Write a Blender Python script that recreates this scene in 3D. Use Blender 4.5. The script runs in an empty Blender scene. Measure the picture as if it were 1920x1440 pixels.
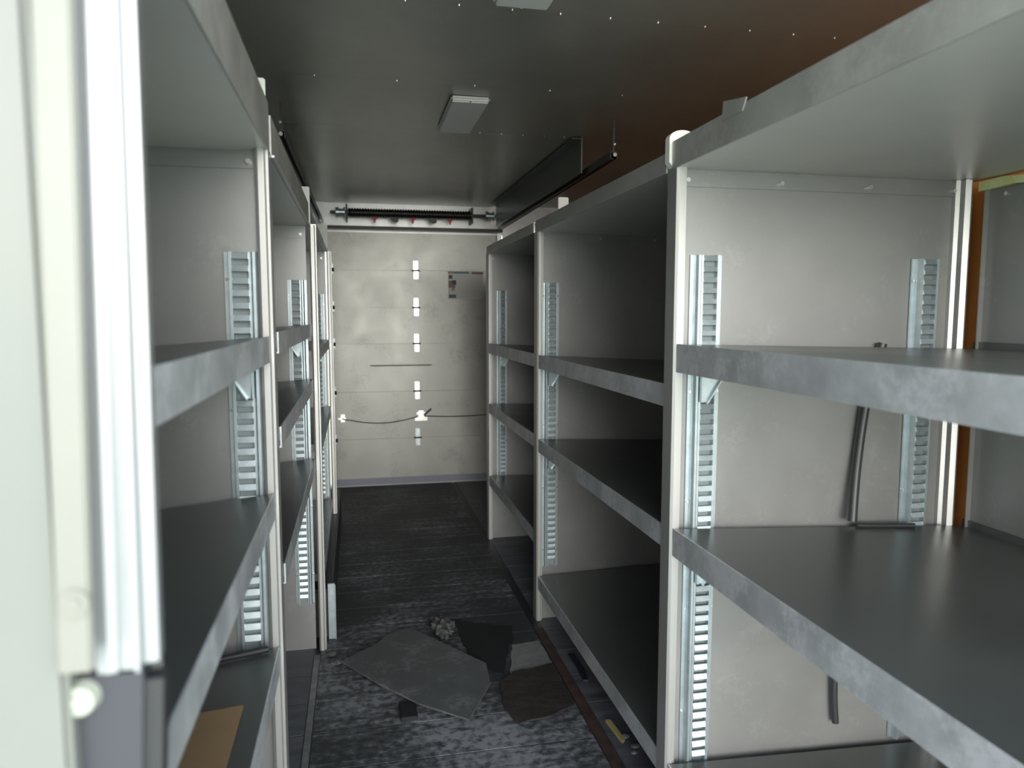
import bpy, bmesh, math, random
from mathutils import Vector, Matrix
random.seed(7)
S = bpy.context.scene
COL = S.collection

# ------------------------------------------------------------ camera, world, sun, exposure
FPX = 1370.0
CAM_Z = 1.315
cd = bpy.data.cameras.new('camera')
cam = bpy.data.objects.new('camera', cd)
COL.objects.link(cam)
cd.sensor_fit = 'HORIZONTAL'; cd.sensor_width = 36.0
cd.lens = FPX / 1920.0 * 36.0
cd.clip_start = 0.02
cd.dof.use_dof = True; cd.dof.focus_distance = 2.4; cd.dof.aperture_fstop = 3.6
_d = Vector(((668 - 960) / FPX, (588 - 720) / FPX, 1.0)).normalized()      # world +Y in camera (x right, y down, z fwd)
_u = Vector((0.0, -1.0, _d.y / _d.z)).normalized()
_r = _d.cross(_u)
cx = Vector((_r.x, _d.x, _u.x)); cy = -Vector((_r.y, _d.y, _u.y)); cz = -Vector((_r.z, _d.z, _u.z))
M = Matrix((cx, cy, cz)).transposed().to_4x4()
M.translation = Vector((0, 0, CAM_Z))
cam.matrix_world = M
S.camera = cam

w = bpy.data.worlds.new('world'); S.world = w; w.use_nodes = True
nt = w.node_tree; nt.nodes.clear()
wo = nt.nodes.new('ShaderNodeOutputWorld'); bg = nt.nodes.new('ShaderNodeBackground')
tc = nt.nodes.new('ShaderNodeTexCoord'); sx = nt.nodes.new('ShaderNodeSeparateXYZ')
cr = nt.nodes.new('ShaderNodeValToRGB'); mr = nt.nodes.new('ShaderNodeMapRange')
mr.inputs[1].default_value = -0.2; mr.inputs[2].default_value = 1.0
cr.color_ramp.elements[0].position = 0.10; cr.color_ramp.elements[0].color = (0.30, 0.36, 0.26, 1)
cr.color_ramp.elements[1].position = 1.0; cr.color_ramp.elements[1].color = (0.62, 0.78, 1.0, 1)
e = cr.color_ramp.elements.new(0.24); e.color = (1.0, 0.99, 0.93, 1)
e = cr.color_ramp.elements.new(0.55); e.color = (0.86, 0.93, 1.0, 1)
nt.links.new(tc.outputs['Generated'], sx.inputs[0]); nt.links.new(sx.outputs[2], mr.inputs[0])
nt.links.new(mr.outputs[0], cr.inputs[0]); nt.links.new(cr.outputs[0], bg.inputs[0])
nt.links.new(bg.outputs[0], wo.inputs[0])
bg.inputs[1].default_value = 2.9

sd = bpy.data.lights.new('sun', 'SUN'); sun = bpy.data.objects.new('sun', sd); COL.objects.link(sun)
sd.energy = 2.2; sd.angle = math.radians(36); sd.color = (1.0, 0.97, 0.92)
sun.rotation_euler = Vector((0.0, 1.0, -0.20)).to_track_quat('-Z', 'Y').to_euler()
sun.location = (0, -4, 4)

S.view_settings.view_transform = 'Standard'; S.view_settings.look = 'None'
S.view_settings.gamma = 1.0; S.view_settings.use_curve_mapping = False
S.view_settings.exposure = 0.60
S.cycles.max_bounces = 12; S.cycles.diffuse_bounces = 6; S.cycles.glossy_bounces = 8

# ------------------------------------------------------------ materials
def mat(name, base, rough=0.5, metal=0.0, var=0.0, scale=6.0, stretch=(1, 1, 1), rvar=0.0, base2=None, bump=0.0, bscale=60.0, spec=0.5, emit=None):
    m = bpy.data.materials.new(name); m.use_nodes = True
    n = m.node_tree.nodes; L = m.node_tree.links; b = n['Principled BSDF']
    b.inputs['Base Color'].default_value = (*base, 1); b.inputs['Roughness'].default_value = rough
    b.inputs['Metallic'].default_value = metal; b.inputs['Specular IOR Level'].default_value = spec
    g = n.new('ShaderNodeNewGeometry'); mp = n.new('ShaderNodeMapping'); mp.inputs['Scale'].default_value = stretch
    L.new(g.outputs['Position'], mp.inputs[0])
    if base2 is not None or var or rvar:
        ns = n.new('ShaderNodeTexNoise'); ns.inputs['Scale'].default_value = scale; ns.inputs['Detail'].default_value = 8
        ns.inputs['Roughness'].default_value = 0.65
        L.new(mp.outputs[0], ns.inputs['Vector'])
        r = n.new('ShaderNodeValToRGB'); r.color_ramp.elements[0].position = 0.36; r.color_ramp.elements[1].position = 0.66
        if base2 is None: base2 = tuple(min(1, c * (1 + var)) for c in base)
        lo = base if not var else tuple(c * (1 - var) for c in base)
        r.color_ramp.elements[0].color = (*lo, 1); r.color_ramp.elements[1].color = (*base2, 1)
        L.new(ns.outputs['Fac'], r.inputs[0]); L.new(r.outputs[0], b.inputs['Base Color'])
        if rvar:
            q = n.new('ShaderNodeMapRange'); q.inputs[3].default_value = rough - rvar; q.inputs[4].default_value = rough + rvar
            q.inputs[1].default_value = 0.3; q.inputs[2].default_value = 0.7
            L.new(ns.outputs['Fac'], q.inputs[0]); L.new(q.outputs[0], b.inputs['Roughness'])
    if bump:
        nb = n.new('ShaderNodeTexNoise'); nb.inputs['Scale'].default_value = bscale; nb.inputs['Detail'].default_value = 6
        L.new(mp.outputs[0], nb.inputs['Vector'])
        bm_ = n.new('ShaderNodeBump'); bm_.inputs['Strength'].default_value = bump; bm_.inputs['Distance'].default_value = 0.01
        L.new(nb.outputs['Fac'], bm_.inputs['Height']); L.new(bm_.outputs[0], b.inputs['Normal'])
    if emit:
        b.inputs['Emission Color'].default_value = (*emit[0], 1); b.inputs['Emission Strength'].default_value = emit[1]
    return m

def scratches(m, amount=0.25, col=(0.85, 0.86, 0.85), scale=9.0, lo=0.62):
    """patchy pale scuffs mixed over the colour already in the material"""
    n = m.node_tree.nodes; L = m.node_tree.links; b = n['Principled BSDF']
    g = n.new('ShaderNodeNewGeometry')
    a = n.new('ShaderNodeTexNoise'); a.inputs['Scale'].default_value = scale; a.inputs['Detail'].default_value = 3
    c = n.new('ShaderNodeTexNoise'); c.inputs['Scale'].default_value = scale * 7; c.inputs['Detail'].default_value = 8; c.inputs['Roughness'].default_value = 0.8
    L.new(g.outputs['Position'], a.inputs['Vector']); L.new(g.outputs['Position'], c.inputs['Vector'])
    mu = n.new('ShaderNodeMath'); mu.operation = 'MULTIPLY'
    L.new(a.outputs['Fac'], mu.inputs[0]); L.new(c.outputs['Fac'], mu.inputs[1])
    r = n.new('ShaderNodeMapRange'); r.inputs[1].default_value = lo * 0.46; r.inputs[2].default_value = lo * 0.62; r.inputs[4].default_value = amount
    L.new(mu.outputs[0], r.inputs[0])
    mx = n.new('ShaderNodeMix'); mx.data_type = 'RGBA'; mx.inputs[7].default_value = (*col, 1)
    src = b.inputs['Base Color'].links[0].from_socket if b.inputs['Base Color'].links else None
    if src: L.new(src, mx.inputs[6])
    else: mx.inputs[6].default_value = b.inputs['Base Color'].default_value
    L.new(r.outputs[0], mx.inputs[0]); L.new(mx.outputs[2], b.inputs['Base Color'])
    return m

A_PANEL = scratches(mat('aluminium_sheet', (0.30, 0.303, 0.298), 0.38, 0.5, var=0.06, scale=3.0, rvar=0.05), 0.12, (0.6, 0.6, 0.6), lo=0.66)
A_DECK = mat('aluminium_deck', (0.14, 0.15, 0.145), 0.32, 0.6, var=0.10, scale=2.5, rvar=0.06)
A_UNDER = mat('aluminium_top', (0.70, 0.70, 0.65), 0.40, 0.5, var=0.05, scale=3.0, rvar=0.04)
A_LIP = scratches(mat('scuffed_aluminium_lip', (0.50, 0.52, 0.54), 0.45, 0.5, var=0.14, scale=14.0, rvar=0.08), 0.75, (0.66, 0.67, 0.71), 7.0, 0.53)
A_BAND = scratches(mat('smudged_aluminium_band', (0.46, 0.47, 0.45), 0.45, 0.5, var=0.12, scale=7.0, rvar=0.08), 0.5, (0.62, 0.62, 0.60), 5.0, 0.55)
A_POST = mat('aluminium_extrusion', (0.50, 0.50, 0.49), 0.42, 0.75, var=0.04, scale=5.0, stretch=(1, 1, 0.15))
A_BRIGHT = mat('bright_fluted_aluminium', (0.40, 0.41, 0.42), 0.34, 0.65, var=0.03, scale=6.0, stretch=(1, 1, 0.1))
A_GALV = mat('galvanised_steel', (0.50, 0.57, 0.60), 0.36, 0.8, var=0.10, scale=30.0)
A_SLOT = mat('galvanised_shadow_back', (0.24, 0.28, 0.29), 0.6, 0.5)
A_BOLT = mat('zinc_bolt', (0.80, 0.80, 0.78), 0.25, 0.9)
M_TAB = mat('white_painted_tab', (0.72, 0.74, 0.70), 0.5)
M_CEIL = mat('dark_grey_ceiling_sheet', (0.40, 0.40, 0.365), 0.32, 0.45, var=0.10, scale=2.0, spec=0.6)
M_CEIL2 = mat('dark_green_grey_sheet', (0.10, 0.12, 0.11), 0.33, 0.4, var=0.1, scale=2.0)
M_PLY = mat('orange_plywood', (0.60, 0.20, 0.05), 0.45, 0.0, base2=(0.74, 0.29, 0.08), scale=5.0, stretch=(6, 6, 0.5))
M_DOOR = scratches(mat('painted_door_section', (0.46, 0.46, 0.425), 0.34, 0.2, var=0.06, scale=4.0, rvar=0.06), 0.30, (0.20, 0.20, 0.19), 6.0, 0.60)
M_HEAD = mat('white_header_sheet', (0.75, 0.75, 0.75), 0.3, 0.3, var=0.1, scale=8)
M_BLACK = mat('black_rubber', (0.018, 0.019, 0.021), 0.5)
M_SPRING = mat('black_spring', (0.02, 0.018, 0.018), 0.4, 0.4)
M_TRACK = mat('blackened_track', (0.06, 0.065, 0.065), 0.35, 0.6)
M_RED = mat('red_tag', (0.6, 0.03, 0.05), 0.5)
M_LENS = mat('milky_lamp_lens', (0.80, 0.82, 0.80), 0.4, 0.0)
M_LRIM = mat('grey_lamp_rim', (0.7, 0.7, 0.69), 0.4)
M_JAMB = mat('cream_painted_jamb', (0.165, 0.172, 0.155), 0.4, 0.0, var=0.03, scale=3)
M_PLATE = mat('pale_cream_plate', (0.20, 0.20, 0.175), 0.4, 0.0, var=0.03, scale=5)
M_DARKPL = mat('dark_slate_plate', (0.035, 0.037, 0.045), 0.5, 0.1)
M_CAP = mat('white_plastic_cap', (0.34, 0.36, 0.30), 0.4)
M_FOAM = mat('yellow_green_foam', (0.62, 0.62, 0.22), 0.8, base2=(0.75, 0.78, 0.45), scale=30)
M_ARCH = mat('black_wheel_arch', (0.022, 0.027, 0.029), 0.5, 0.0)
M_CARD = mat('brown_cardboard', (0.26, 0.17, 0.09), 0.8, var=0.1, scale=8)
M_GROUND = mat('pale_bounce_ground', (0.50, 0.53, 0.42), 0.9, base2=(0.60, 0.60, 0.54), scale=3)  # unseen ground, colour raised to bounce more light up into the box
M_SHEET = scratches(mat('grey_scrap_sheet', (0.085, 0.092, 0.094), 0.6, 0.0, var=0.12, scale=14, rvar=0.08), 0.32, (0.26, 0.27, 0.28), 7, 0.56)
M_BSHEET = mat('black_scrap_sheet', (0.008, 0.0095, 0.011), 0.75, var=0.2, scale=20)
M_WSHEET = mat('light_scrap_sheet', (0.17, 0.18, 0.175), 0.75, var=0.15, scale=25)
M_BRSHEET = mat('dark_brown_scrap', (0.014, 0.011, 0.010), 0.8, base2=(0.030, 0.026, 0.024), scale=18, bump=0.4, bscale=30)
M_CRUMB = mat('dusty_crumple', (0.035, 0.037, 0.037), 0.8, base2=(0.13, 0.135, 0.13), scale=60, bump=0.5, bscale=80)
M_YEL = mat('yellow_plastic', (0.42, 0.36, 0.16), 0.5)
M_STRIP = mat('worn_steel_strip', (0.20, 0.21, 0.22), 0.45, 0.6, var=0.2, scale=20)
M_RUST = mat('rusty_strip', (0.035, 0.024, 0.022), 0.7, 0.2, base2=(0.075, 0.045, 0.038), scale=16)
M_SIDEF = mat('grey_floor_plank', (0.055, 0.060, 0.070), 0.55, 0.0, base2=(0.125, 0.132, 0.150), scale=7, stretch=(0.6, 2, 1), rvar=0.08)
# aisle floor: dark boards with dusty streaks running across
def floor_mat():
    m = bpy.data.materials.new('dirty_aisle_plank'); m.use_nodes = True
    n = m.node_tree.nodes; L = m.node_tree.links; b = n['Principled BSDF']
    g = n.new('ShaderNodeNewGeometry')
    mp = n.new('ShaderNodeMapping'); mp.inputs['Scale'].default_value = (1.5, 13, 1); L.new(g.outputs['Position'], mp.inputs[0])
    a = n.new('ShaderNodeTexNoise'); a.inputs['Scale'].default_value = 2.4; a.inputs['Detail'].default_value = 9; a.inputs['Roughness'].default_value = 0.72
    L.new(mp.outputs[0], a.inputs['Vector'])
    c = n.new('ShaderNodeTexNoise'); c.inputs['Scale'].default_value = 2.6; c.inputs['Detail'].default_value = 3
    L.new(g.outputs['Position'], c.inputs['Vector'])
    f = n.new('ShaderNodeTexNoise'); f.inputs['Scale'].default_value = 38; f.inputs['Detail'].default_value = 6
    L.new(g.outputs['Position'], f.inputs['Vector'])
    m1 = n.new('ShaderNodeMath'); m1.operation = 'MULTIPLY'; L.new(a.outputs['Fac'], m1.inputs[0]); L.new(c.outputs['Fac'], m1.inputs[1])
    m2 = n.new('ShaderNodeMath'); m2.operation = 'MULTIPLY'; L.new(m1.outputs[0], m2.inputs[0]); L.new(f.outputs['Fac'], m2.inputs[1])
    # boards get paler towards the opening
    s = n.new('ShaderNodeSeparateXYZ'); L.new(g.outputs['Position'], s.inputs[0])
    q = n.new('ShaderNodeMapRange'); q.inputs[1].default_value = 1.9; q.inputs[2].default_value = 3.1
    q.inputs[3].default_value = 1.45; q.inputs[4].default_value = 1.0; L.new(s.outputs[1], q.inputs[0])
    m3 = n.new('ShaderNodeMath'); m3.operation = 'MULTIPLY'; L.new(m2.outputs[0], m3.inputs[0]); L.new(q.outputs[0], m3.inputs[1])
    r = n.new('ShaderNodeValToRGB')
    r.color_ramp.elements[0].position = 0.10; r.color_ramp.elements[0].color = (0.030, 0.034, 0.038, 1)
    r.color_ramp.elements[1].position = 0.24; r.color_ramp.elements[1].color = (0.21, 0.22, 0.24, 1)
    e = r.color_ramp.elements.new(0.145); e.color = (0.066, 0.072, 0.079, 1)
    L.new(m3.outputs[0], r.inputs[0]); L.new(r.outputs[0], b.inputs['Base Color'])
    b.inputs['Roughness'].default_value = 0.62
    bp = n.new('ShaderNodeBump'); bp.inputs['Strength'].default_value = 0.35; bp.inputs['Distance'].default_value = 0.004
    L.new(f.outputs['Fac'], bp.inputs['Height']); L.new(bp.outputs[0], b.inputs['Normal'])
    return m
M_FLOOR = floor_mat()

# ------------------------------------------------------------ mesh helpers (world coordinates)
class MB:
    def __init__(s): s.bm = bmesh.new()
    def hexa(s, p):
        v = [s.bm.verts.new(q) for q in p]
        for f in ((0, 3, 2, 1), (4, 5, 6, 7), (0, 1, 5, 4), (1, 2, 6, 5), (2, 3, 7, 6), (3, 0, 4, 7)):
            s.bm.faces.new([v[i] for i in f])
        return s
    def box(s, x0, x1, y0, y1, z0, z1):
        return s.hexa([(x0, y0, z0), (x1, y0, z0), (x1, y1, z0), (x0, y1, z0), (x0, y0, z1), (x1, y0, z1), (x1, y1, z1), (x0, y1, z1)])
    def prism(s, pts, axis, a, b, off=(0, 0)):
        """closed polygon extruded along axis; off shifts the far end in the polygon plane"""
        def P(p, t):
            return {'x': (t, p[0], p[1]), 'y': (p[0], t, p[1]), 'z': (p[0], p[1], t)}[axis]
        va = [s.bm.verts.new(P(p, a)) for p in pts]
        vb = [s.bm.verts.new(P((p[0] + off[0], p[1] + off[1]), b)) for p in pts]
        n = len(pts)
        s.bm.faces.new(va); s.bm.faces.new(vb[::-1])
        for i in range(n): s.bm.faces.new((va[i], va[(i + 1) % n], vb[(i + 1) % n], vb[i]))
        return s
    def cyl(s, c, r, h, axis='z', n=16, r2=None):
        r2 = r if r2 is None else r2
        rings = []
        for t, rr in ((0, r), (h, r2)):
            ring = []
            for i in range(n):
                a = 2 * math.pi * i / n; u, v = rr * math.cos(a), rr * math.sin(a)
                ring.append(s.bm.verts.new({'z': (c[0] + u, c[1] + v, c[2] + t), 'y': (c[0] + u, c[1] + t, c[2] + v), 'x': (c[0] + t, c[1] + u, c[2] + v)}[axis]))
            rings.append(ring)
        s.bm.faces.new(rings[0]); s.bm.faces.new(rings[1][::-1])
        for i in range(n): s.bm.faces.new((rings[0][i], rings[0][(i + 1) % n], rings[1][(i + 1) % n], rings[1][i]))
        return s
    def tube(s, pts, r, n=8):
        pts = [Vector(p) for p in pts]; rings = []
        for i, p in enumerate(pts):
            t = (pts[min(i + 1, len(pts) - 1)] - pts[max(i - 1, 0)]).normalized()
            a = t.orthogonal().normalized() if not rings else (pa - t * pa.dot(t)).normalized()
            pa = a; b = t.cross(a)
            rings.append([s.bm.verts.new(p + (a * math.cos(2 * math.pi * k / n) + b * math.sin(2 * math.pi * k / n)) * r) for k in range(n)])
        s.bm.faces.new(rings[0]); s.bm.faces.new(rings[-1][::-1])
        for i in range(len(rings) - 1):
            for k in range(n): s.bm.faces.new((rings[i][k], rings[i][(k + 1) % n], rings[i + 1][(k + 1) % n], rings[i + 1][k]))
        return s
    def bevel(s, w, seg=2):
        bmesh.ops.bevel(s.bm, geom=[e for e in s.bm.edges], offset=w, segments=seg, affect='EDGES', clamp_overlap=True)
        return s
    def build(s, name, m, parent=None, loc=(0, 0, 0), smooth=False):
        """verts are in world coordinates; parent chain offset is removed"""
        bmesh.ops.recalc_face_normals(s.bm, faces=s.bm.faces[:])
        off = Vector(loc)
        q = parent; base = Vector((0, 0, 0))
        while q: base += q.location; q = q.parent
        if parent is not None and off.length == 0: off = base.copy()
        bmesh.ops.translate(s.bm, verts=s.bm.verts[:], vec=-off)
        me = bpy.data.meshes.new(name); s.bm.to_mesh(me); s.bm.free()
        me.materials.append(m)
        if smooth:
            for p in me.polygons: p.use_smooth = True
            me.set_sharp_from_angle(angle=math.radians(40))
        o = bpy.data.objects.new(name, me); COL.objects.link(o)
        if parent: o.parent = parent; o.location = off - base
        else: o.location = off
        return o
def thing(name, label, cat, loc=(0, 0, 0), group=None):
    o = bpy.data.objects.new(name, None); COL.objects.link(o); o.location = loc; o.empty_display_size = 0.1
    return tag(o, label, cat, group)
def tag(o, label, cat, group=None):
    o['label'] = label; o['category'] = cat
    if group: o['group'] = group
    return o
def struct(o, label):
    o['kind'] = 'structure'; o['label'] = label; return o
def clone(o, loc, parent):
    c = o.copy(); COL.objects.link(c); c.parent = parent; c.location = loc; return c

# ------------------------------------------------------------ the box body
Y0, Y1 = 0.30, 5.66
XL, XR, ZC = -0.575, 1.60, 2.13
struct(MB().box(-9, 9, -14, 0.2, -0.92, -0.86).build('ground', M_GROUND, loc=(0, 0, -0.86)), 'pale unseen ground outside the open end of the box, bouncing light inside')
fl = struct(MB().box(XL - .03, XR + .03, Y0, Y1 + .05, -0.06, -0.0022).build('floor', M_BLACK, loc=(0.5, 3, -0.06)), 'dark dirty plank floor of the cargo box')
pitch = 0.196; ny = int((Y1 - Y0) / pitch)
protos = {}
for k in range(ny + 1):
    ya = Y0 + k * pitch + 0.003; yb = min(Y0 + (k + 1) * pitch - 0.003, Y1)
    if yb - ya < 0.02: continue
    for s_, (xa, xb, m) in enumerate(((XL, -0.186, M_SIDEF), (-0.160, 0.700, M_FLOOR), (0.742, XR, M_SIDEF))):
        dz = random.uniform(0.0, 0.0003)
        if s_ not in protos or yb - ya < 0.18:
            o = MB().box(xa, xb, ya, yb, -0.0022, 0.0).build('plank', m, fl, loc=(xa, ya, -0.0022))
            o.location.z += dz
            if s_ not in protos: protos[s_] = o
        else:
            clone(protos[s_], (xa - fl.location.x, ya - fl.location.y, -0.0022 + dz - fl.location.z), fl)
MB().box(-0.183, -0.163, Y0, 2.80, -0.002, 0.006).build('floor_strip', M_STRIP, fl)['label'] = 'narrow pale steel strip let into the floor along the left racks'
MB().box(0.703, 0.739, Y0, 2.86, -0.002, 0.004).build('floor_strip', M_RUST, fl)['label'] = 'rusty brown strip let into the floor along the right racks'

struct(MB().box(XR, XR + .03, Y0, Y1, 0, ZC).build('wall_right', M_PLY, loc=(XR, 3, 0)), 'orange brown plywood side wall seen in the gap behind the right racks')
struct(MB().box(XL - .03, XL, Y0, Y1, 0, ZC).build('wall_left', M_CEIL, loc=(XL, 3, 0)), 'side wall behind the left racks')

ce = struct(MB().box(XL - .03, XR + .03, Y0, Y1, ZC + 0.002, ZC + 0.04).build('ceiling', M_CEIL, loc=(0.5, 3, ZC)), 'dark grey sheet metal ceiling with rivet rows')
edges = [Y0, 0.67, 1.34, 2.01, 2.676, 3.342]
for a, b in zip(edges, edges[1:]):
    MB().box(XL, XR, a + .0006, b - .0006, ZC - 0.001, ZC + 0.001).build('ceiling_panel', M_CEIL, ce)
MB().box(-0.275, 1.035, 3.3432, Y1, ZC - 0.001, ZC + 0.001).build('ceiling_panel', M_CEIL, ce)
rv = None
def rivet_row(y, x0, x1, step, r=0.0042):
    global rv
    x = x0
    while x < x1:
        xx = x + random.uniform(-.004, .004)
        if rv is None or abs(r - 0.0042) > 1e-5:
            o = MB().cyl((xx, y, ZC - 0.002), r, -0.004, 'z', 10, r * 0.6).build('rivet', A_BOLT, ce, loc=(xx, y, ZC))
            if abs(r - 0.0042) < 1e-5: rv = o
        else: clone(rv, (xx - ce.location.x, y - ce.location.y, 0), ce)
        x += step
rivet_row(2.004, 0.003, 1.45, 0.14)
rivet_row(1.334, 0.003, 1.45, 0.14)
rivet_row(2.674, -0.12, 1.2, 0.276)
rivet_row(3.345, 0.56, 1.02, 0.1)
# scratches of bare metal on the ceiling sheet are left to the sheet's colour; folded side guards run to the door
g = MB().box(1.035, 1.042, 3.335, 5.455, 1.965, ZC - .001).box(0.99, 1.04, 3.335, 5.455, ZC - .010, ZC - .007).build('side_guard', M_CEIL2, loc=(1.04, 4.4, 1.965))
tag(g, 'dark sheet guard folded down from the ceiling beside the right door track', 'panel')
g = MB().box(-0.295, -0.288, 3.335, 5.455, 1.99, ZC - .001).box(-0.29, -0.23, 3.325, 3.335, ZC - .008, ZC - .003).build('side_guard', M_CEIL2, loc=(-0.29, 4.4, 1.99))
tag(g, 'dark sheet guard folded down from the ceiling beside the left door track', 'panel')

# ------------------------------------------------------------ ceiling lamps
def lamp(y0, y1, label):
    t = thing('ceiling_light', label, 'light', (0.437, (y0 + y1) / 2, ZC - 0.006))
    MB().box(0.362, 0.512, y0, y1, ZC - 0.019, ZC - 0.003).bevel(0.007, 3).build('housing', M_LRIM, t, smooth=True)
    MB().box(0.368, 0.506, y0 + .012, y1 - .008, ZC - 0.023, ZC - 0.017).bevel(0.0028, 2).build('lens', M_LENS, t, smooth=True)
    for yy in (y0 + 0.012, y1 - 0.006):
        MB().cyl((0.437, yy, ZC - 0.019), 0.004, -0.006, 'z', 8).build('screw', A_BOLT, t)
lamp(2.80, 3.30, 'flat rectangular milky ceiling light halfway down the ceiling')
lamp(1.45, 1.95, 'flat rectangular ceiling light cut by the top edge of the picture')

# ------------------------------------------------------------ racks
def ladder_strip(x0, w_, yp, z0, z1, parent, mirror=False, wide=1.0):
    """slotted upright: flanges, one tall rib and rungs stamped between slots; front towards -Y, fixed on plane yp"""
    X = (lambda u: x0 + w_ - u * w_) if mirror else (lambda u: x0 + u * w_)
    mb = MB()
    def bx(u0, u1, ya, yb, za, zb):
        a, b = X(u0), X(u1); mb.box(min(a, b), max(a, b), ya, yb, za, zb)
    bx(0.0, 0.12, yp - .004, yp - .001, z0, z1)             # flange
    # rib: half-round
    a, b = X(0.12), X(0.30); lo, hi = min(a, b), max(a, b)
    mb.prism([(lo, yp - .001), (lo, yp - .014), (lo + (hi - lo) * .3, yp - .020), (lo + (hi - lo) * .7, yp - .020), (hi, yp - .014), (hi, yp - .001)], 'z', z0, z1)
    bx(0.30, 0.36, yp - .014, yp - .001, z0, z1)
    bx(0.78, 0.86, yp - .018, yp - .001, z0, z1)
    bx(0.86, 1.0, yp - .004, yp - .001, z0, z1)
    p = 0.0252; n = int((z1 - z0) / p); h = 0.0120
    for k in range(n):
        zb = z1 - k * p - 0.002; a, b = X(0.36), X(0.78); lo, hi = min(a, b), max(a, b)
        # louvre: lower edge stands proud and faces up
        mb.hexa([(lo, yp - .019, zb - h), (hi, yp - .019, zb - h), (hi, yp - .010, zb - h), (lo, yp - .010, zb - h),
                 (lo, yp - .015, zb), (hi, yp - .015, zb), (hi, yp - .010, zb), (lo, yp - .010, zb)])
    o = mb.build('slotted_upright', A_GALV, parent)
    a, b = X(0.36), X(0.78)
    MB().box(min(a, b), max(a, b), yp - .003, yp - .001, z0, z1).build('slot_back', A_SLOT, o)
    for k in range(5):
        zz = z1 - 0.055 - k * 0.27
        if zz < z0 + 0.03: break
        for u in (0.06, 0.93):
            MB().cyl((X(u), yp - .004, zz), .0038, -.004, 'y', 8).build('screw', A_BOLT, o)
    return o

def bracket(xa, yp, zt, parent, sgn):
    """small folded triangle under a shelf; sgn +1 widens to +X"""
    tip = xa + sgn * 0.012; out = xa + sgn * 0.062
    mb = MB().prism([(xa, zt), (out, zt), (tip + sgn * .006, zt - 0.075), (tip - sgn * .004, zt - 0.075)], 'y', yp - .030, yp - .027)
    d = 0.003
    mb.hexa([(out, yp - .040, zt), (out + sgn * d, yp - .040, zt), (out + sgn * d, yp - .024, zt), (out, yp - .024, zt),
             (tip, yp - .040, zt - .078), (tip + sgn * d, yp - .040, zt - .078), (tip + sgn * d, yp - .024, zt - .078), (tip, yp - .024, zt - .078)])
    mb.box(min(xa, xa + sgn * .004), max(xa, xa + sgn * .004), yp - .036, yp - .020, zt - .075, zt)
    return mb.build('shelf_bracket', A_GALV, parent)

def shelf(unit, xf, xb, ya, yb, z, drop, lip, brackets=True):
    sgn = 1 if xb > xf else -1
    zb = z - drop; t = 0.004
    x1, x2 = xf + sgn * .003, xb
    mb = MB().hexa([(x1, ya, z - t), (x2, ya, zb - t), (x2, yb, zb - t), (x1, yb, z - t), (x1, ya, z), (x2, ya, zb), (x2, yb, zb), (x1, yb, z)])
    # folded end rims under the deck and a low upstand at the back
    for yy in (ya, yb - .003):
        mb.hexa([(x1, yy, z - .03), (x2, yy, zb - .03), (x2, yy + .003, zb - .03), (x1, yy + .003, z - .03), (x1, yy, z - t), (x2, yy, zb - t), (x2, yy + .003, zb - t), (x1, yy + .003, z - t)])
    mb.box(min(x2, x2 - sgn * .003), max(x2, x2 - sgn * .003), ya, yb, zb - .03, zb + .018)
    o = mb.build('shelf', A_DECK, unit)
    lp = MB().box(min(xf, xf + sgn * .003), max(xf, xf + sgn * .003), ya, yb, z - lip, z + .001)
    lp.box(min(xf + sgn * .003, xf + sgn * .018), max(xf + sgn * .003, xf + sgn * .018), ya, yb, z - lip, z - lip + .003)
    lp.build('front_lip', A_LIP, o)
    return o

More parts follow.
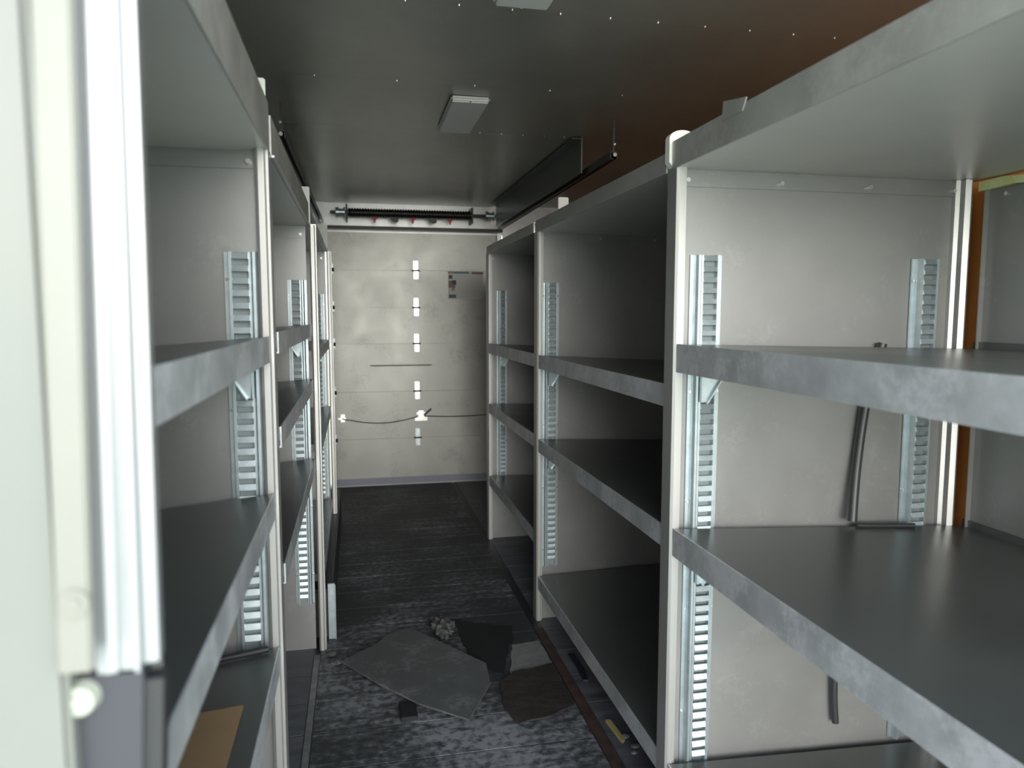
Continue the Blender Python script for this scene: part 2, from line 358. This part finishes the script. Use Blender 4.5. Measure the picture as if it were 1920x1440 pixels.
def rack(label, side, ya, yb, xf, xb, shelves, lip, zbase, strips, strip_z, top, group, bandx=None, drop=0.04, near_post=False, tab=True, bottom=None, post_dx=0.0, flange=(1.612, 1.645), postz=0.0):
    sgn = side
    u = thing('shelving_unit', label, 'shelving', ((xf + xb) / 2, (ya + yb) / 2, zbase), group)
    zt0, zt1 = top
    # far side panel, facing the camera
    px = xf + sgn * 0.022
    a, b = sorted((px, xb - sgn * 0.055))
    sp = MB().box(a, b, yb, yb + .003, zbase, zt0 - .0003).build('side_panel', A_PANEL, u)
    MB().box(a, b, yb - .004, yb - .0005, flange[0], flange[1]).build('top_flange', A_PANEL, sp)
    nb = 4 if abs(xb - xf) > .5 else 2
    for k in range(nb):
        bx_ = a + 0.012 + (b - a - 0.03) * k / (nb - 1)
        MB().cyl((bx_, yb - .004, flange[0] + .014), .0055, -.009, 'y', 8).build('bolt', A_BOLT, sp)
    # front post: hollow section with a rib on its camera face
    f0, f1 = sorted((xf + post_dx, xf + post_dx + sgn * 0.026))
    q = MB().prism([(f0, yb - .022), (f0 + .006, yb - .026), (f1 - .008, yb - .026), (f1 - .005, yb - .020), (f1, yb - .020), (f1, yb + .028), (f0, yb + .028)], 'z', max(zbase, postz), zt0 + .002)
    q.build('front_post', A_POST, u, smooth=False)
    # rear post: stepped profile at the wall side
    r0, r1 = sorted((xb - sgn * .07, xb - sgn * 0.032))
    MB().prism([(r0, yb + .004), (r0, yb - .012), (r0 + .010, yb - .016), (r0 + .012, yb - .030), (r0 + .020, yb - .034), (r0 + .023, yb - .026), (r0 + .030, yb - .030), (r1, yb - .026), (r1, yb + .004)], 'z', zbase, zt0 - .001).build('rear_post', A_POST, u)
    if near_post:
        MB().box(f0, f1, ya, ya + .03, zbase, zt0).build('front_post', A_POST, u)
        MB().box(r0, r1, ya, ya + .03, zbase, zt0).build('rear_post', A_POST, u)
    # back panel
    w0, w1 = sorted((xb, xb - sgn * .003))
    bp = MB().box(w0, w1, ya + .02, yb - .045, zbase + .02, zt0 - .018)
    e0, e1 = sorted((xb - sgn * .003, xb - sgn * .016))
    bp.box(e0, e1, yb - .048, yb - .045, zbase + .02, zt0 - .018)
    bp = bp.build('back_panel', A_PANEL, u)
    for k in range(3):
        MB().cyl((xb - sgn * .003, yb - .10 - k * .16, zt0 - .045), .005, -sgn * .006, 'x', 8).build('bolt', A_BOLT, bp)
    # top board with raised band
    d0, d1 = sorted((xf + sgn * .003, xb))
    tb = MB().box(d0, d1, ya, yb + .002, zt0, zt0 + .004).build('top_board', A_UNDER, u)
    xo = xf; xf = xf if bandx is None else bandx
    l0, l1 = sorted((xf - sgn * .001, xf + sgn * .003))
    bd = MB().box(l0, l1, ya, yb + .002, zt0 - .001, zt1)
    l0, l1 = sorted((xf + sgn * .003, xf + sgn * .016)); bd.box(l0, l1, ya, yb, zt1 - .003, zt1)
    bd.build('front_band', A_BAND, tb); xf = xo
    if tab:
        t0, t1 = sorted((xf + sgn * 0.004, xf + sgn * 0.05)) if side < 0 else (0.826, 0.870)
        MB().box(t0, t1, yb + .004, yb + .010, zt0 + .002, zt0 + .146).bevel(.0025, 2).build('top_tab', M_TAB, u)
    for x0, w_, mir in strips:
        ladder_strip(x0, w_, yb - .001, strip_z[0], strip_z[1], u, mir)
    for z, dr in shelves:
        o = shelf(u, xf + sgn * .006, xb - sgn * .006, ya + .035 if near_post else ya + .003, yb - .030, z, dr, lip)
        for x0, w_, mir in strips:
            if abs(z - strip_z[0]) < 0.03: continue
            s2 = -1 if mir else 1
            xs = x0 + (w_ if mir else 0) + s2 * 0.022
            frac = abs(xs - xf) / abs(xb - xf)
            bracket(xs, yb, z - dr * frac - (lip if frac < .3 else .032) + (0.004 if frac < .3 else 0), o, s2)
    return u

GR = 'aluminium shelving units on the right'; GL = 'aluminium shelving units on the left'
R1 = rack('large nearest aluminium shelving unit on the right, a black hose hanging inside', 1, 0.33, 1.63, 0.73, 1.565,
          [(1.243, .018), (0.798, .040), (0.198, .035)], .066, 0.0, [(0.777, .081, False), (1.383, .081, False)], (0.175, 1.453), (1.652, 1.714), GR, near_post=True, tab=False)
R2 = rack('middle aluminium shelving unit of the right row, open at floor level', 1, 1.665, 2.965, 0.73, 1.565,
          [(1.143, .04), (0.791, .030), (0.198, -.025)], .055, 0.0, [(0.757, .071, False), (1.383, .081, False)], (0.235, 1.443), (1.648, 1.694), GR)
R3 = rack('farthest aluminium shelving unit of the right row, by the rollup door', 1, 3.0, 4.13, 0.73, 1.565,
          [(1.145, .04), (0.80, .018), (0.379, .02)], .055, 0.0, [(0.785, .060, False), (1.383, .081, False)], (0.37, 1.446), (1.650, 1.692), GR, tab=False)
L1 = rack('nearest aluminium shelving unit on the left, beside the cream door jamb', -1, 0.62, 1.60, -0.168, -0.57,
          [(1.268, .03), (0.940, .040), (0.605, .035)], .052, 0.0, [(-0.262, .076, True), (-0.52, .076, True)], (0.585, 1.44), (1.645, 1.742), GL, drop=.04, flange=(1.608, 1.638), near_post=True)
L2 = rack('middle aluminium shelving unit of the left row, its panel reaching the floor', -1, 1.635, 2.87, -0.158, -0.57,
          [(1.275, .03), (1.070, .03), (0.765, .035)], .045, 0.0, [(-0.250, .070, True), (-0.52, .076, True)], (0.19, 1.44), (1.640, 1.725), GL, bandx=-0.1675, post_dx=0.018, flange=(1.595, 1.63))
L3 = rack('farthest aluminium shelving unit on the left, standing over the black wheel arch', -1, 2.905, 4.13, -0.140, -0.57,
          [(1.175, .03), (0.810, .03), (0.290, .02)], .045, 0.203, [(-0.22, .050, True)], (0.30, 1.42), (1.648, 1.715), GL, bandx=-0.1675, post_dx=0.014, flange=(1.60, 1.635))
# rounded white end cap and small tab on the nearest right band
t = bpy.data.objects.new('end_cap', None)
mb = MB(); pts = []
for i in range(13):
    a = math.pi * (1 - i / 12); pts.append((0.757 + 0.034 * math.cos(a), 1.722 + 0.020 * math.sin(a)))
pts += [(0.791, 1.668), (0.780, 1.655), (0.734, 1.655), (0.723, 1.668)]
mb.prism(pts, 'y', 1.636, 1.660).build('end_cap', M_TAB, R1)
MB().hexa([(0.7275, 1.315, 1.70), (0.7295, 1.315, 1.70), (0.7295, 1.395, 1.70), (0.7275, 1.395, 1.70), (0.7275, 1.30, 1.722), (0.7295, 1.30, 1.722), (0.7295, 1.39, 1.738), (0.7275, 1.39, 1.738)]).build('band_tab', A_BAND, R1)
MB().box(0.80, 0.86, 4.135, 4.14, 1.652, 1.72).build('top_tab', M_TAB, R3)
MB().box(-0.19, -0.15, 4.135, 4.14, 1.652, 1.79).build('top_tab', M_TAB, L3)

# ------------------------------------------------------------ left jamb in the foreground: body, cover plate, fluted post, dark foot
def leaning(pts_u, x_lo, x_hi, z_lo, z_hi, za, zb):
    """profile of (u, y); u runs 0..1 between a left and a right line, each given as (x at z_lo, x at z_hi)"""
    def X(u, z):
        t = (z - z_lo) / (z_hi - z_lo)
        l = x_lo[0] + (x_lo[1] - x_lo[0]) * t; h = x_hi[0] + (x_hi[1] - x_hi[0]) * t
        return l + (h - l) * u
    mb = MB()
    va = [mb.bm.verts.new((X(u, za), y, za)) for u, y in pts_u]; vb = [mb.bm.verts.new((X(u, zb), y, zb)) for u, y in pts_u]
    mb.bm.faces.new(va); mb.bm.faces.new(vb[::-1])
    for i in range(len(va)): mb.bm.faces.new((va[i], va[(i + 1) % len(va)], vb[(i + 1) % len(vb)], vb[i]))
    return mb
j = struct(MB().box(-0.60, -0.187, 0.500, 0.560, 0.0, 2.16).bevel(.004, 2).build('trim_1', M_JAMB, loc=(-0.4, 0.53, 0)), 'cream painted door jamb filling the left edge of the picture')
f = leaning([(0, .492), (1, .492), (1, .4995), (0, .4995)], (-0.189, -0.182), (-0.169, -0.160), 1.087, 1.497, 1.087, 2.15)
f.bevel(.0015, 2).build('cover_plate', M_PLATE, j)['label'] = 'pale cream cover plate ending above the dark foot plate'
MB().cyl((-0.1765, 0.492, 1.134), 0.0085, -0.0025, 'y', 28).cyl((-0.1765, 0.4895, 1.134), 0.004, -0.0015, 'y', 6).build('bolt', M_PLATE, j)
Yc = 0.515
flute = [(0.0, .012), (0.0, .006), (0.10, .006), (0.12, -.002), (0.30, -.004), (0.44, -.002), (0.46, .001), (0.70, .000), (0.72, -.005), (0.79, -.005), (0.80, .008), (1.0, .010), (1.0, .022), (0.0, .022)]
lc, rc = (-0.1785, -0.168), (-0.138, -0.134)
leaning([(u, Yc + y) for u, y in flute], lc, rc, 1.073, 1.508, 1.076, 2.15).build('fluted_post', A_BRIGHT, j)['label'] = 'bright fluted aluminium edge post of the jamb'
leaning([(0.0, Yc), (0.80, Yc), (0.80, Yc + .02), (0.0, Yc + .02)], (-0.197, -0.1935), (-0.1375, -0.134), 1.005, 1.072, 0.0, 1.074).build('foot_plate', M_DARKPL, j)['label'] = 'dark slate foot plate of the jamb'
leaning([(0.80, Yc + .004), (1.0, Yc + .004), (1.0, Yc + .02), (0.80, Yc + .02)], (-0.197, -0.1935), (-0.1375, -0.134), 1.005, 1.072, 0.0, 1.066).build('foot_edge', M_BLACK, j)
MB().cyl((-0.1835, Yc, 1.061), 0.0115, -0.009, 'y', 28, 0.0095).cyl((-0.1835, Yc - .009, 1.061), 0.004, -0.0015, 'y', 12).build('bolt_cap', M_CAP, j, smooth=True)

# ------------------------------------------------------------ wheel arch with pale end bracket
t = thing('wheel_arch_cover', 'low black wheel arch box under the farthest left shelving unit', 'wheel arch', (-0.34, 3.9, 0))
MB().box(-0.57, -0.118, 2.96, 4.72, 0.0, 0.2).bevel(.008, 2).build('cover', M_ARCH, t)
q = MB().box(-0.134, -0.104, 2.94, 2.943, 0.002, 0.235).box(-0.107, -0.104, 2.93, 2.943, .002, .235).box(-0.134, -0.104, 2.93, 2.943, 0.232, 0.235).build('end_bracket', A_GALV, t)

# ------------------------------------------------------------ rear rollup door
DY = 5.60
wb = struct(MB().box(XL, -0.215, DY + .02, DY + .05, 0, ZC).box(1.115, XR, DY + .02, DY + .05, 0, ZC).box(-0.215, 1.115, DY + .035, DY + .05, 1.915, ZC).build('wall_back', M_HEAD, loc=(0.5, DY + .03, 0)), 'pale header and side strips around the rollup door')
dr = bpy.data.objects.new('door_1', None); COL.objects.link(dr); dr.location = (0.45, DY, 0); struct(dr, 'pale grey sectional rollup door closing the far end')
seams = [0.0, 0.365, 0.725, 1.088, 1.360, 1.637, 1.915]
for a, b in zip(seams, seams[1:]):
    MB().box(-0.205, 1.105, DY, DY + .028, a + .0008, b - .0008).bevel(.002, 2).box(-0.205, 1.105, DY + .012, DY + .022, max(0, a - .012), a + .012).build('door_section', M_DOOR, dr)
MB().box(-0.20, 1.10, DY - .006, DY - .001, 0.012, 0.062).build('bottom_seal_strip', mat('blue_grey_strip', (0.24, 0.25, 0.30), 0.5, .3), dr)
for i, z in enumerate(seams[1:-1]):
    dark = i == 0
    o = MB().box(0.428, 0.462, DY - .005, DY - .001, z + .006, z + .072).bevel(.0018, 2)
    o2 = o.build('hinge', A_GALV if dark else A_BOLT, dr)
    MB().box(0.430, 0.464, DY - .005, DY - .001, z - .062, z - .006).bevel(.0018, 2).build('hinge_leaf', A_GALV if dark else A_BOLT, o2)
    MB().cyl((0.415, DY - .007, z), .006, .060, 'x', 10).build('hinge_pin', M_SPRING, o2)
    for zz in (z + .05, z + .028, z - .028, z - .045):
        MB().cyl((0.446, DY - .005, zz), .004, -.003, 'y', 8).build('screw', A_BOLT, o2)
    for sx_ in (-0.172, 1.072):
        rl = MB().box(sx_ - .012, sx_ + .012, DY - .012, DY - .001, z - .03, z + .045).build('roller_bracket', A_GALV, dr)
        MB().cyl((sx_ - .022, DY - .022, z), .014, .040, 'x', 12).build('roller', M_SPRING, rl, smooth=True)
# latch with lever and cable
lt = MB().box(0.452, 0.492, DY - .008, DY - .001, 0.50, 0.575).box(0.425, 0.52, DY - .010, DY - .001, 0.495, 0.522).box(0.438, 0.505, DY - .012, DY - .001, 0.545, 0.562)
lt.cyl((0.472, DY - .010, 0.533), .024, -.012, 'y', 16).build('latch', A_BOLT, dr)
MB().hexa([(0.488, DY - .030, .545), (0.498, DY - .030, .535), (0.498, DY - .022, .535), (0.488, DY - .022, .545), (0.545, DY - .030, .592), (0.553, DY - .030, .582), (0.553, DY - .022, .582), (0.545, DY - .022, .592)]).build('latch_lever', M_SPRING, dr)
MB().box(-0.13, -0.10, DY - .010, DY - .001, 0.50, 0.56).box(-0.15, -0.09, DY - .012, DY - .001, .52, .535).build('side_bolt', A_BOLT, dr)
cab = [(-0.12 + 0.59 * i / 14, DY - .012, 0.527 - 0.045 * math.sin(math.pi * min(1, i / 14 * 1.0)) + .006 * i / 14) for i in range(15)]
cab += [(0.47 + 0.6 * i / 8, DY - .012, 0.533 - .012 * math.sin(math.pi * i / 8)) for i in range(1, 9)]
MB().tube(cab, .0035, 6).build('latch_cable', M_TRACK, dr)
# long dark scrape on the door
MB().box(0.095, 0.56, DY - .0016, DY - .0004, 0.918, 0.928).build('scrape_mark', mat('dark_scrape', (0.24, 0.23, 0.21), .6), dr)
# printed notice on the door
nt_ = MB().box(0.690, 0.96, DY - .003, DY - .001, 1.425, 1.640).build('notice_sticker', mat('faded_sticker_paper', (0.56, 0.56, 0.53), .4), dr)
nt_['label'] = 'faded warning sticker with a small colour picture at its left edge'
def patch(n_, col, x0, x1, z0, z1, yy=.0040):
    MB().box(x0, x1, DY - yy, DY - .0028, z0, z1).build(n_, mat(n_ + '_ink', col, .5), nt_)
patch('print_bar', (0.10, 0.15, 0.22), 0.735, 0.85, 1.619, 1.633)
patch('print_bar', (0.30, 0.20, 0.06), 0.690, 0.735, 1.619, 1.633)
patch('print_bar', (0.12, 0.05, 0.04), 0.872, 0.960, 1.617, 1.631)
patch('print_picture', (0.55, 0.56, 0.56), 0.692, 0.760, 1.430, 1.615, .0036)
patch('print_block', (0.03, 0.03, 0.035), 0.694, 0.722, 1.580, 1.606)
patch('print_block', (0.03, 0.03, 0.035), 0.722, 0.752, 1.535, 1.568, .0046)
patch('print_block', (0.22, 0.12, 0.10), 0.694, 0.745, 1.512, 1.565)
patch('print_block', (0.40, 0.20, 0.14), 0.715, 0.740, 1.490, 1.512)
patch('print_block', (0.05, 0.06, 0.06), 0.694, 0.750, 1.434, 1.460)

# spring shaft above the door
t = thing('spring_shaft', 'black torsion spring shaft mounted across the top of the rollup door', 'door spring', (0.45, DY - .09, 1.95))
MB().cyl((-0.17, DY - .09, 2.045), .011, 1.24, 'x', 12).build('shaft', M_TRACK, t, smooth=True)
sp_ = MB()
pts = []
mb = MB().cyl((-0.045, DY - .09, 2.045), .026, .90, 'x', 20)
mb.build('spring_core', M_SPRING, t, smooth=True)
n = 46 * 10
hel = [(-0.04 + 0.89 * i / n, DY - .09 + .028 * math.cos(2 * math.pi * i / 10), 2.045 + .028 * math.sin(2 * math.pi * i / 10)) for i in range(n + 1)]
MB().tube(hel, .006, 5).build('spring_coil', M_SPRING, t, smooth=True)
for x in (-0.13, 0.965):
    MB().cyl((x, DY - .09, 2.045), .034, .02, 'x', 18).cyl((x + .02, DY - .09, 2.045), .024, .035, 'x', 18).cyl((x + .055, DY - .09, 2.045), .036, .008, 'x', 18).build('cable_drum', A_GALV, t, smooth=True)
for x in (-0.06, 0.855):
    MB().box(x, x + .012, DY - .12, DY + .03, 1.985, 2.10).build('shaft_bearing', M_SPRING, t)
MB().box(-0.20, 1.10, DY - .075, DY - .045, 1.930, 1.952).build('cross_bar', M_SPRING, t)
t2 = t
for x, m in ((0.145, M_RED), (0.42, M_RED), (0.695, M_RED)):
    MB().prism([(x - .03, 2.012), (x + .03, 2.012), (x + .008, 1.995), (x + .004, 1.972), (x - .006, 1.972), (x - .008, 1.995)], 'y', DY - .118, DY - .112).build('red_tag', m, t)
for x in (0.285, 0.565):
    MB().prism([(x - .035, 2.015), (x + .03, 2.015), (x + .03, 1.985), (x + .012, 1.975), (x - .015, 1.99)], 'y', DY - .118, DY - .110).build('spring_clip', M_SPRING, t)
# tracks
for xa, za, xb_, zb_, lab in ((1.072, 1.965, 1.075, 1.945, 'black horizontal door track hung along the right of the ceiling'), (-0.268, 1.985, -0.235, 1.965, 'black horizontal door track hung along the left of the ceiling')):
    t = thing('door_track', lab, 'door track', ((xa + xb_) / 2, 4.3, 1.95))
    ya_, yb_ = 2.99, DY - .09
    def seg(x0, x1, z0, z1):
        return [(xa + x0, ya_, za + z0), (xa + x1, ya_, za + z0), (xb_ + x1, yb_, zb_ + z0), (xb_ + x0, yb_, zb_ + z0), (xa + x0, ya_, za + z1), (xa + x1, ya_, za + z1), (xb_ + x1, yb_, zb_ + z1), (xb_ + x0, yb_, zb_ + z1)]
    MB().hexa(seg(-.015, .015, .024, .027)).hexa(seg(-.015, -.012, -.002, .024)).hexa(seg(-.015, -.002, -.004, -.001)).hexa(seg(.012, .015, 0, .024)).build('rail', M_TRACK, t)
    MB().box(xa - .004, xa + .004, ya_ + .004, ya_ + .010, za + .02, ZC - .01).build('hanger', M_TRACK, t)
    MB().cyl((xa, ya_ - .002, za + .012), .008, -.012, 'y', 8).cyl((xa, ya_ - .002, za + .055), .005, -.008, 'y', 8).build('end_bolt', A_BOLT, t)
    # vertical part beside the door
    MB().box(xb_ - .012, xb_ + .012, DY - .052, DY - .048, 0.02, 1.92).build('upright_rail', A_GALV, t)

# ------------------------------------------------------------ hoses, foam, scraps
def hose(pts, r, m, label, name='hose', cat='hose'):
    v = [Vector(p) for p in pts]; out = []
    for i in range(len(v) - 1):
        p0, p1, p2, p3 = v[max(i - 1, 0)], v[i], v[i + 1], v[min(i + 2, len(v) - 1)]
        for k in range(8):
            s = k / 8; out.append(0.5 * ((2 * p1) + (p2 - p0) * s + (2 * p0 - 5 * p1 + 4 * p2 - p3) * s * s + (3 * p1 - p0 - 3 * p2 + p3) * s ** 3))
    out.append(v[-1])
    return tag(MB().tube(out, r, 10).build(name, m, loc=pts[0], smooth=True), label, cat)
M_HOSE = mat('dark_grey_hose', (0.035, 0.037, 0.040), 0.38)
hose([(1.300, 1.6145, 1.24), (1.262, 1.6145, 1.10), (1.240, 1.612, 0.93), (1.222, 1.596, 0.790)], .012, M_HOSE, 'thick dark hose hanging between the upper and middle shelf of the nearest right unit')
hose([(1.235, 1.595, .779), (1.28, 1.592, .776), (1.33, 1.590, .774), (1.395, 1.583, .772)], .006, M_HOSE, 'thin dark cable lying along the back of the middle right shelf', 'cable', 'cable')
hose([(1.200, 1.614, 0.76), (1.203, 1.614, 0.50), (1.205, 1.614, 0.33), (1.213, 1.614, 0.243)], .009, M_HOSE, 'dark hose end hanging below the middle shelf of the nearest right unit')
hose([(-0.44, 1.50, .591), (-0.34, 1.535, .5995), (-0.26, 1.545, .6065), (-0.195, 1.552, .612)], .007, M_BLACK, 'black rubber cord lying along the back of the lowest left shelf', 'cord', 'cord')
mb = MB().prism([(1.36, 1.634), (1.40, 1.646), (1.46, 1.640), (1.53, 1.648), (1.60, 1.645), (1.60, 1.622), (1.50, 1.626), (1.43, 1.620), (1.385, 1.618)], 'x', 1.545, 1.558)
tag(mb.build('foam_strip', M_FOAM, loc=(1.55, 1.5, 1.63)), 'yellow green foam strip squeezed under the top board at the far right', 'foam')

def sheet(name, pts, z, th, m, label, cat, rag=0.0, warp=0.0):
    """flat scrap with slightly ragged outline, laid on the floor"""
    P = []
    n = len(pts)
    for i in range(n):
        a, b = Vector(pts[i] + (0,)), Vector(pts[(i + 1) % n] + (0,))
        k = max(1, int((b - a).length / 0.03)) if rag else 1
        for q in range(k):
            c = a.lerp(b, q / k)
            if q and rag: c += Vector((random.uniform(-rag, rag), random.uniform(-rag, rag), 0))
            P.append((c.x, c.y))
    mb = MB(); mb.prism(P, 'z', z, z + th)
    if warp:
        cxm = sum(p[0] for p in P) / len(P)
        for v in mb.bm.verts: v.co.z += warp * abs(math.sin((v.co.x * 9 + v.co.y * 6)))
    return tag(mb.build(name, m, loc=(pts[0][0], pts[0][1], z)), label, cat)
sheet('sheet_scrap', [(0.38, 3.02), (0.456, 2.97), (0.616, 2.90), (0.60, 2.78), (0.56, 2.70), (0.50, 2.50), (0.40, 2.62)], 0.001, .005, M_BSHEET, 'black sheet scrap lying behind the grey sheet on the floor', 'scrap sheet', .006)
sheet('sheet_scrap', [(0.578, 2.73), (0.690, 2.745), (0.694, 2.56), (0.525, 2.50)], 0.002, .004, M_WSHEET, 'small light grey sheet scrap beside the black and brown scraps', 'scrap sheet', .004)
sheet('sheet_scrap', [(0.535, 2.50), (0.694, 2.535), (0.690, 2.24), (0.60, 2.19), (0.484, 2.165), (0.455, 2.26), (0.47, 2.42)], 0.0075, .006, M_BRSHEET, 'dark brown crumpled sheet scrap right of the large grey sheet', 'scrap sheet', .006)
big = MB()
gp = [(-0.081, 2.695), (0.055, 2.82), (0.112, 2.905), (0.190, 2.935), (0.442, 2.545), (0.432, 2.40), (0.326, 2.193), (0.18, 2.33), (0.05, 2.50)]
big.prism(gp, 'z', 0.0, 0.006)
for v in big.bm.verts: v.co.z += 0.016 + 0.010 * max(0, (v.co.x - .1) / .3)
tag(big.build('sheet_scrap', M_SHEET, loc=(0.2, 2.5, 0.016)), 'large flat grey sheet lying askew across the aisle floor', 'scrap sheet')
tag(MB().box(0.115, 0.170, 2.27, 2.37, 0.0005, .015).bevel(.003, 1).build('rubber_block', M_BSHEET, loc=(.14, 2.3, 0)), 'small black block sticking out under the near edge of the large grey sheet', 'block')
# crumpled dusty lump
mb = MB(); bmesh.ops.create_icosphere(mb.bm, subdivisions=3, radius=1.0)
for v in mb.bm.verts:
    nrm = v.co.normalized(); k = 0.8 + 0.28 * math.sin(nrm.x * 7 + 1) * math.cos(nrm.y * 9) + random.uniform(-.10, .10)
    v.co = Vector((0.325 + nrm.x * .055 * k, 2.93 + nrm.y * .135 * k, max(0.004, 0.022 + nrm.z * .028 * k)))
tag(mb.build('crumpled_paper', M_CRUMB, loc=(.31, 2.9, 0.0)), 'crumpled dusty paper lump between the grey sheet and the black scrap', 'paper')
# tool-like dark strip and debris on the right floor strip
tag(MB().prism([(0.775, 2.605), (0.797, 2.60), (0.800, 2.48), (0.788, 2.395), (0.770, 2.40), (0.776, 2.50)], 'z', .0005, .008).build('metal_offcut', mat('dark_blue_metal', (0.03, 0.035, 0.055), .5, .4), loc=(.78, 2.5, 0)), 'narrow dark metal offcut lying on the planks right of the rusty strip', 'offcut')
tag(MB().prism([(0.762, 2.135), (0.778, 2.13), (0.784, 2.02), (0.772, 2.01)], 'z', .0005, .010).build('plastic_offcut', M_YEL, loc=(.77, 2.07, 0)), 'small yellow plastic offcut on the floor at the lower right', 'offcut')
for k, (x, y, r, lb) in enumerate(((0.79, 2.04, .014, 'largest pale debris chip, touching the yellow plastic offcut'), (0.805, 1.985, .012, 'middle pale debris chip below the yellow offcut'), (0.79, 1.955, .009, 'smallest pale debris chip, lowest below the yellow offcut'))):
    mb = MB(); bmesh.ops.create_icosphere(mb.bm, subdivisions=1, radius=r)
    for v in mb.bm.verts: v.co = Vector((x + v.co.x * 1.3, y + v.co.y, max(.0005, r * .4 + v.co.z * .5 * random.uniform(.7, 1.2))))
    tag(mb.build('debris_chip', M_WSHEET, loc=(x, y, 0)), lb, 'debris', 'pale debris chips by the yellow offcut')
for k, (x, y, r, lb) in enumerate(((-0.118, 2.80, .016, 'dusty dirt clod nearest the post foot of the middle left unit'), (-0.10, 2.73, .020, 'largest dusty dirt clod, by the left corner of the grey sheet'), (-0.085, 2.77, .010, 'smallest dusty dirt clod between two larger clods by the left unit'))):
    mb = MB(); bmesh.ops.create_icosphere(mb.bm, subdivisions=2, radius=r)
    for v in mb.bm.verts: v.co = Vector((x + v.co.x * 1.3, y + v.co.y * 1.3, max(.0005, r * .3 + v.co.z * .5 * random.uniform(.7, 1.2))))
    tag(mb.build('dirt_clod', M_CRUMB, loc=(x, y, 0)), lb, 'debris', 'dirt clods by the middle left unit')
tag(MB().hexa([(-.40, 1.08, .5865), (-.215, 1.08, .6025), (-.215, 1.34, .6025), (-.40, 1.34, .5865), (-.40, 1.08, .591), (-.215, 1.08, .607), (-.215, 1.34, .607), (-.40, 1.34, .591)]).build('cardboard_scrap', M_CARD, loc=(-.3, 1.2, .578)), 'brown cardboard scrap lying on the lowest shelf of the nearest left unit', 'cardboard')
